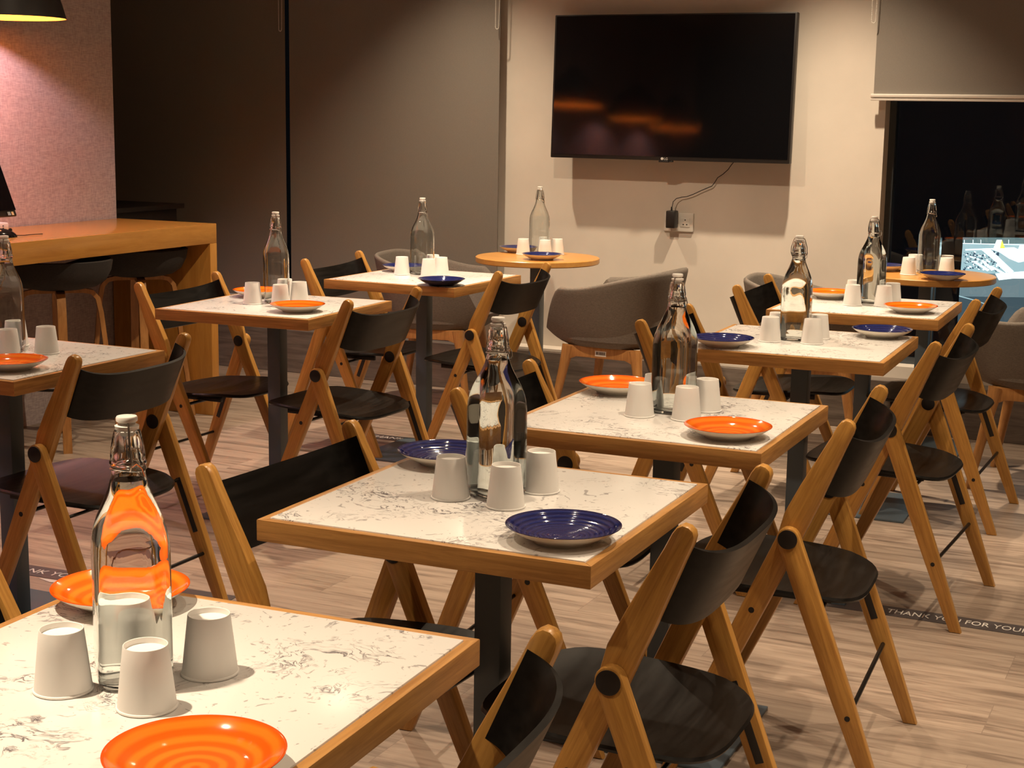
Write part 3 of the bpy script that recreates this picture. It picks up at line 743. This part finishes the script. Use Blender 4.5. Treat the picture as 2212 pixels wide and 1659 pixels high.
def stool(o, s, n, rz, label): o.location = SN(s, n, 0); o.rotation_euler = (0, 0, WALL + rz); return tag(o, label, 'stool', 'stools under the bar')
stool(st, -4.50, 5.09, R(180), 'dark-seated wooden stool under the bar, nearer to the left edge')
stool(copy_tree(st), -4.56, 5.69, R(180), 'dark-seated wooden stool under the bar beside its end panel')

# ------------------------------------------------------------------ paper cups
def make_cup():
    bm = bmesh.new(); r0_, r1_, h = .0335, .0255, .075
    lip = [(r0_ + .0002 + .0017 * math.cos(a), .0018 + .0017 * math.sin(a)) for a in [R(q) for q in (90, 45, 0, -45, -90, -135, -180)]]
    prof = [(0, h - .007), (r1_ - .0016, h - .007), (r1_ - .0012, h - .0005), (r1_ - .0004, h), (r1_, h - .0008)] + [(r1_ + (r0_ - r1_) * q, h - (h - .0035) * q) for q in (.33, .66, 1)] + lip + [(r0_ - .001, .003), (r1_ - .001, h - .010), (0, h - .010)]
    lathe(bm, prof, 56)
    return obj('paper_cup', bm, M_cup, None, 40)
cup0 = make_cup(); cupf = [cup0]
CUPS = {1: [(-.521, 1.724), (-.411, 1.674), (-.361, 1.786), (-.480, 1.860)], 2: [(-.106, 2.669), (-.008, 2.612), (.055, 2.727), (-.056, 2.790)],
        3: [(.291, 3.455), (.394, 3.42), (.453, 3.529), (.338, 3.580)], 4: [(.785, 4.675), (.907, 4.64), (.949, 4.752), (.826, 4.785)],
        5: [(1.242, 5.634), (1.353, 5.62), (1.408, 5.716), (1.283, 5.80)], 6: [(-1.375, 4.165), (-1.290, 4.229), (-1.415, 4.360), (-1.47, 4.25)],
        7: [(-.917, 5.407), (-.811, 5.353), (-.759, 5.453), (-.823, 5.540)], 8: [(-.469, 6.472), (-.353, 6.396), (-.305, 6.477), (-.345, 6.585)],
        9: [(.045, 7.495), (.149, 7.435), (.209, 7.514), (.148, 7.615)], 10: [(1.736, 6.790), (1.905, 6.801), (1.800, 6.945), (1.94, 6.915)]}
WHERE = ['left of the bottle', 'in front of the bottle', 'right of the bottle', 'behind the bottle']
for k, v in CUPS.items():
    for i, (x, y) in enumerate(v):
        if k == 6 and i == 3: continue
        o = cupf.pop() if cupf else cup0.copy()
        if o is not cup0: C.objects.link(o)
        z = .750
        wh = WHERE[i]
        if k >= 9: x, y, z = x * RK, y * RK, RZ
        if k == 10: wh = ['front left of the bottle', 'front right of the bottle', 'rear left of the bottle', 'rear right of the bottle'][i]
        if k == 6: wh = ['in front of the bottle, behind the plate', 'right of the bottle', 'seen through the bottle'][i]
        o.location = (x, y, z)
        tag(o, 'upturned white paper cup %s on %s' % (wh, TN[k]), 'cup', 'upturned white paper cups')

# ------------------------------------------------------------------ plates
def make_plate(glz, body):
    bm = bmesh.new()
    out = [(0, .004), (.044, .004), (.046, 0), (.050, 0), (.052, .004), (.066, .010), (.080, .017), (.0915, .0250), (.0935, .0268)]
    inn = [(.0925, .0276), (.0900, .0262), (.080, .0200), (.068, .0135), (.056, .0098), (.040, .0082), (.02, .0076), (0, .0075)]
    lathe(bm, out + [(.0928, .0272), (.0905, .0258), (.08, .0192), (.068, .0128), (.056, .0088), (.04, .0070), (0, .0050)], 72)
    root = obj('dinner_plate', bm, body, None, 50)
    bm = bmesh.new(); lathe(bm, [(.0938, .0266), (.0938, .0272)] + inn, 96); obj('glazed_face', bm, glz, root, 60)
    return root
po = make_plate(M_orange, M_cream); pb = make_plate(M_blue, M_cream); pd = make_plate(M_blue, mat('navy_underside', (.02, .022, .05), .2))
pf = {'o': [po], 'b': [pb], 'd': [pd]}; src = {'o': po, 'b': pb, 'd': pd}
PL = [(1, 'o', -.319, 1.494, 'orange plate in the bottom left foreground, cut by the lower edge'), (1, 'o', -.534, 2.044, 'orange plate behind the large foreground bottle'),
      (2, 'b', .086, 2.403, 'blue ringed plate at the front right of the central table'), (2, 'b', -.128, 2.945, 'blue plate behind the cups at the back left of the central table'),
      (3, 'o', .462, 3.232, 'orange plate at the front right of the table right of centre'), (3, 'o', .259, 3.755, 'orange plate at the back left of the table right of centre'),
      (4, 'b', .625, 4.559, 'blue plate left of the cups on the right-hand square table'), (4, 'b', 1.159, 4.809, 'blue plate at the right corner of the right-hand square table'),
      (5, 'o', 1.406, 5.438, 'orange plate at the front of the farthest square table'), (5, 'o', 1.205, 5.855, 'orange plate behind the bottles on the farthest square table'),
      (6, 'o', -1.301, 3.957, 'orange plate cut by the left edge of the photo'), (7, 'o', -.732, 5.212, 'orange plate in front of the cups on the left-middle table'),
      (7, 'o', -.931, 5.620, 'orange plate peeking out behind the left cup of the left-middle table'), (8, 'd', -.285, 6.087, 'blue plate at the front of the brightly lit rear table'),
      (8, 'b', -.470, 6.612, 'blue plate peeking out behind the cups of the brightly lit rear table'), (9, 'b', .132, 7.248, 'blue plate at the front of the round table under the television'),
      (9, 'b', .020, 7.620, 'blue plate at the back left of the round table under the television'), (10, 'b', 1.835, 6.60, 'dark blue plate at the front of the round window table'),
      (10, 'b', 1.670, 6.965, 'dark blue plate at the back left of the round window table')]
for k, kind, x, y, lab in PL:
    o = pf[kind].pop() if pf[kind] else copy_tree(src[kind])
    z = .750
    if k >= 9: x, y, z = x * RK, y * RK, RZ
    o.location = (x, y, z); tag(o, lab, 'plate', 'orange dinner plates' if kind == 'o' else 'blue dinner plates')

# ------------------------------------------------------------------ swing-top bottles
def sring(bm, a, n, z, K=64):
    out = []
    for k in range(K):
        t = 2 * PI * k / K; c, s = math.cos(t), math.sin(t); rr = (abs(c) ** n + abs(s) ** n) ** (-1 / n)
        out.append(bm.verts.new((a * c * rr, a * s * rr, z)))
    return out
def sloft(bm, secs, cap0=True, cap1=True):
    rings = [sring(bm, a, n, z) for a, n, z in secs]; K = len(rings[0])
    for i in range(len(rings) - 1):
        for k in range(K): bm.faces.new((rings[i][k], rings[i][(k + 1) % K], rings[i + 1][(k + 1) % K], rings[i + 1][k]))
    if cap0: bm.faces.new(rings[0][::-1])
    if cap1: bm.faces.new(rings[-1])
OUT = [(.034, 4, .0015), (.039, 4.2, .0002), (.0425, 4.5, .003), (.0440, 5, .010), (.0440, 5.5, .03), (.0440, 5.5, .10), (.0440, 5.2, .155), (.0435, 4.6, .170), (.0415, 4, .184), (.0375, 3.3, .199), (.0320, 2.8, .213), (.0268, 2.4, .226), (.0226, 2.15, .238),
       (.0200, 2, .250), (.0190, 2, .259), (.0192, 2, .2615), (.0215, 2, .2630), (.0215, 2, .2665), (.0200, 2, .2690), (.0202, 2, .274), (.0190, 2, .284), (.0172, 2, .294), (.0160, 2, .300), (.0150, 2, .303)]
def inner_of(z):
    for i in range(len(OUT) - 1):
        a0_, n0_, z0_ = OUT[i]; a1_, n1_, z1_ = OUT[i + 1]
        if z0_ <= z <= z1_ and z1_ > z0_: q = (z - z0_) / (z1_ - z0_); return a0_ + (a1_ - a0_) * q, n0_ + (n1_ - n0_) * q
INZ = [.008, .010, .016, .04, .10, .155, .170, .184, .199, .213, .226, .238, .250, .259]
def in_sec(z, off):
    a, n = inner_of(z)
    a -= .0032 + off
    if z < .009: a *= .90
    return (a, n, z)
def make_bottle(water):
    root = empty('swing_top_bottle', (0, 0, 0))
    inn = [in_sec(z, 0) for z in INZ] + [(.0120, 2, .27), (.0105, 2, .285), (.0100, 2, .303)]
    bm = bmesh.new(); sloft(bm, OUT + inn[::-1], True, True)
    obj('glass_body', bm, M_glass, root, 70)
    if water:
        WZ = [z for z in INZ if z < water] + [water]
        bm = bmesh.new(); sloft(bm, [(lambda s_: (s_[0], s_[1], s_[2] - (.0004 if s_[2] < .009 else 0)))(in_sec(z, -.0004)) for z in WZ]); obj('water', bm, M_water, root, 70)
    bm = bmesh.new(); lathe(bm, [(0, .296), (.0085, .297), (.0092, .3035), (.0135, .3045), (.0142, .309), (.0105, .3105), (.0098, .3125), (.0125, .3145), (.0125, .3185), (.0115, .3200), (0, .3205)], 32); obj('stopper', bm, M_ceramic, root)
    bm = bmesh.new(); r = .0012
    tube(bm, [(.0206 * math.cos(a), .0206 * math.sin(a), .2585 + .0015 * math.sin(2 * a)) for a in [2 * PI * k / 40 for k in range(40)]], r, 6, True)
    for s in (1, -1):
        tube(bm, [(.000, s * .0208, .2580), (.002, s * .0245, .266), (.0, s * .0235, .285), (0, s * .0180, .304), (0, s * .0145, .3115), (0, s * .010, .3118)], r, 6)
        tube(bm, [(.000, s * .0222, .262), (.007, s * .0245, .268), (.013, s * .024, .262), (.016, s * .022, .252), (.018, s * .014, .246)], r, 6)
    tube(bm, [(.018, .014, .246), (.020, 0, .244), (.018, -.014, .246)], r, 6)
    obj('wire_bail', bm, M_steel, root)
    return root
bf = make_bottle(.245); be = make_bottle(0); bfree = {'f': [bf], 'e': [be]}; bsrc = {'f': bf, 'e': be}
BT = [(1, 'f', -.448, 1.765, 20, 'the large bottle in the left foreground'), (2, 'f', -.026, 2.700, 35, None), (3, 'f', .373, 3.506, -30, None), (4, 'f', .870, 4.720, 70, None), (5, 'f', 1.325, 5.710, 50, None),
      (6, 'f', -1.408, 4.268, 10, None), (7, 'e', -.841, 5.457, 15, None), (8, 'e', -.386, 6.503, 25, None), (9, 'e', .122, 7.522, 12, None), (10, 'e', 1.845, 6.870, 0, None)]
for k, kind, x, y, rz, lab in BT:
    o = bfree[kind].pop() if bfree[kind] else copy_tree(bsrc[kind])
    z = .7502
    if k >= 9: x, y, z = x * RK, y * RK, RZ + .0002
    o.location = (x, y, z); o.rotation_euler = (0, 0, R(rz))
    tag(o, 'clear swing-top glass bottle with white stopper on %s' % TN[k], 'bottle', 'swing-top glass bottles')

# ------------------------------------------------------------------ floor stickers
M_tape = mat('dark_grey_vinyl', (.075, .062, .062), .45); M_ink = mat('white_print', (.70, .66, .62), .5)
def sticker(x, y, rz, ln, wd, txt, size, tx, ty, label, sx=1, flip=False):
    root = empty('floor_sticker', (x, y, 0), rz); bm = bmesh.new(); box(bm, 0, ln, -wd / 2, wd / 2, .0002, .0012); obj('vinyl_strip', bm, M_tape, root, sm=False)
    t = text_mesh('lettering', txt, size, M_ink, root, sx); t.location = (tx, ty, .0016)
    if flip: t.rotation_euler = (0, 0, PI)
    return tag(root, label, 'floor sticker', 'floor stickers')
sticker(.90, 4.465, R(-25.5), 1.05, .088, 'THANK YOU FOR YOUR', .052, .235, -.018, 'dark floor sticker reading THANK YOU FOR YOUR, at the lower right', .70)
sticker(-.72, 6.78, R(-24), .62, .088, 'THANK YOU', .050, .10, -.018, 'dark floor sticker seen between the table poles at the back centre')
sk3 = sticker(-1.70, 4.72, R(-22), .95, .088, 'THANK YOU', .050, .12, -.018, 'dark floor sticker on the floor under the left-edge table')
bm = bmesh.new()
for q in ([(.30, -.055), (.42, -.050), (.44, -.065), (.36, -.075)], [(.40, -.075), (.60, -.085), (.62, -.10), (.44, -.09)]): prism(bm, q, .0004, .0014, 0, 'z')
obj('footprint_mark', bm, M_ink, sk3, sm=False)
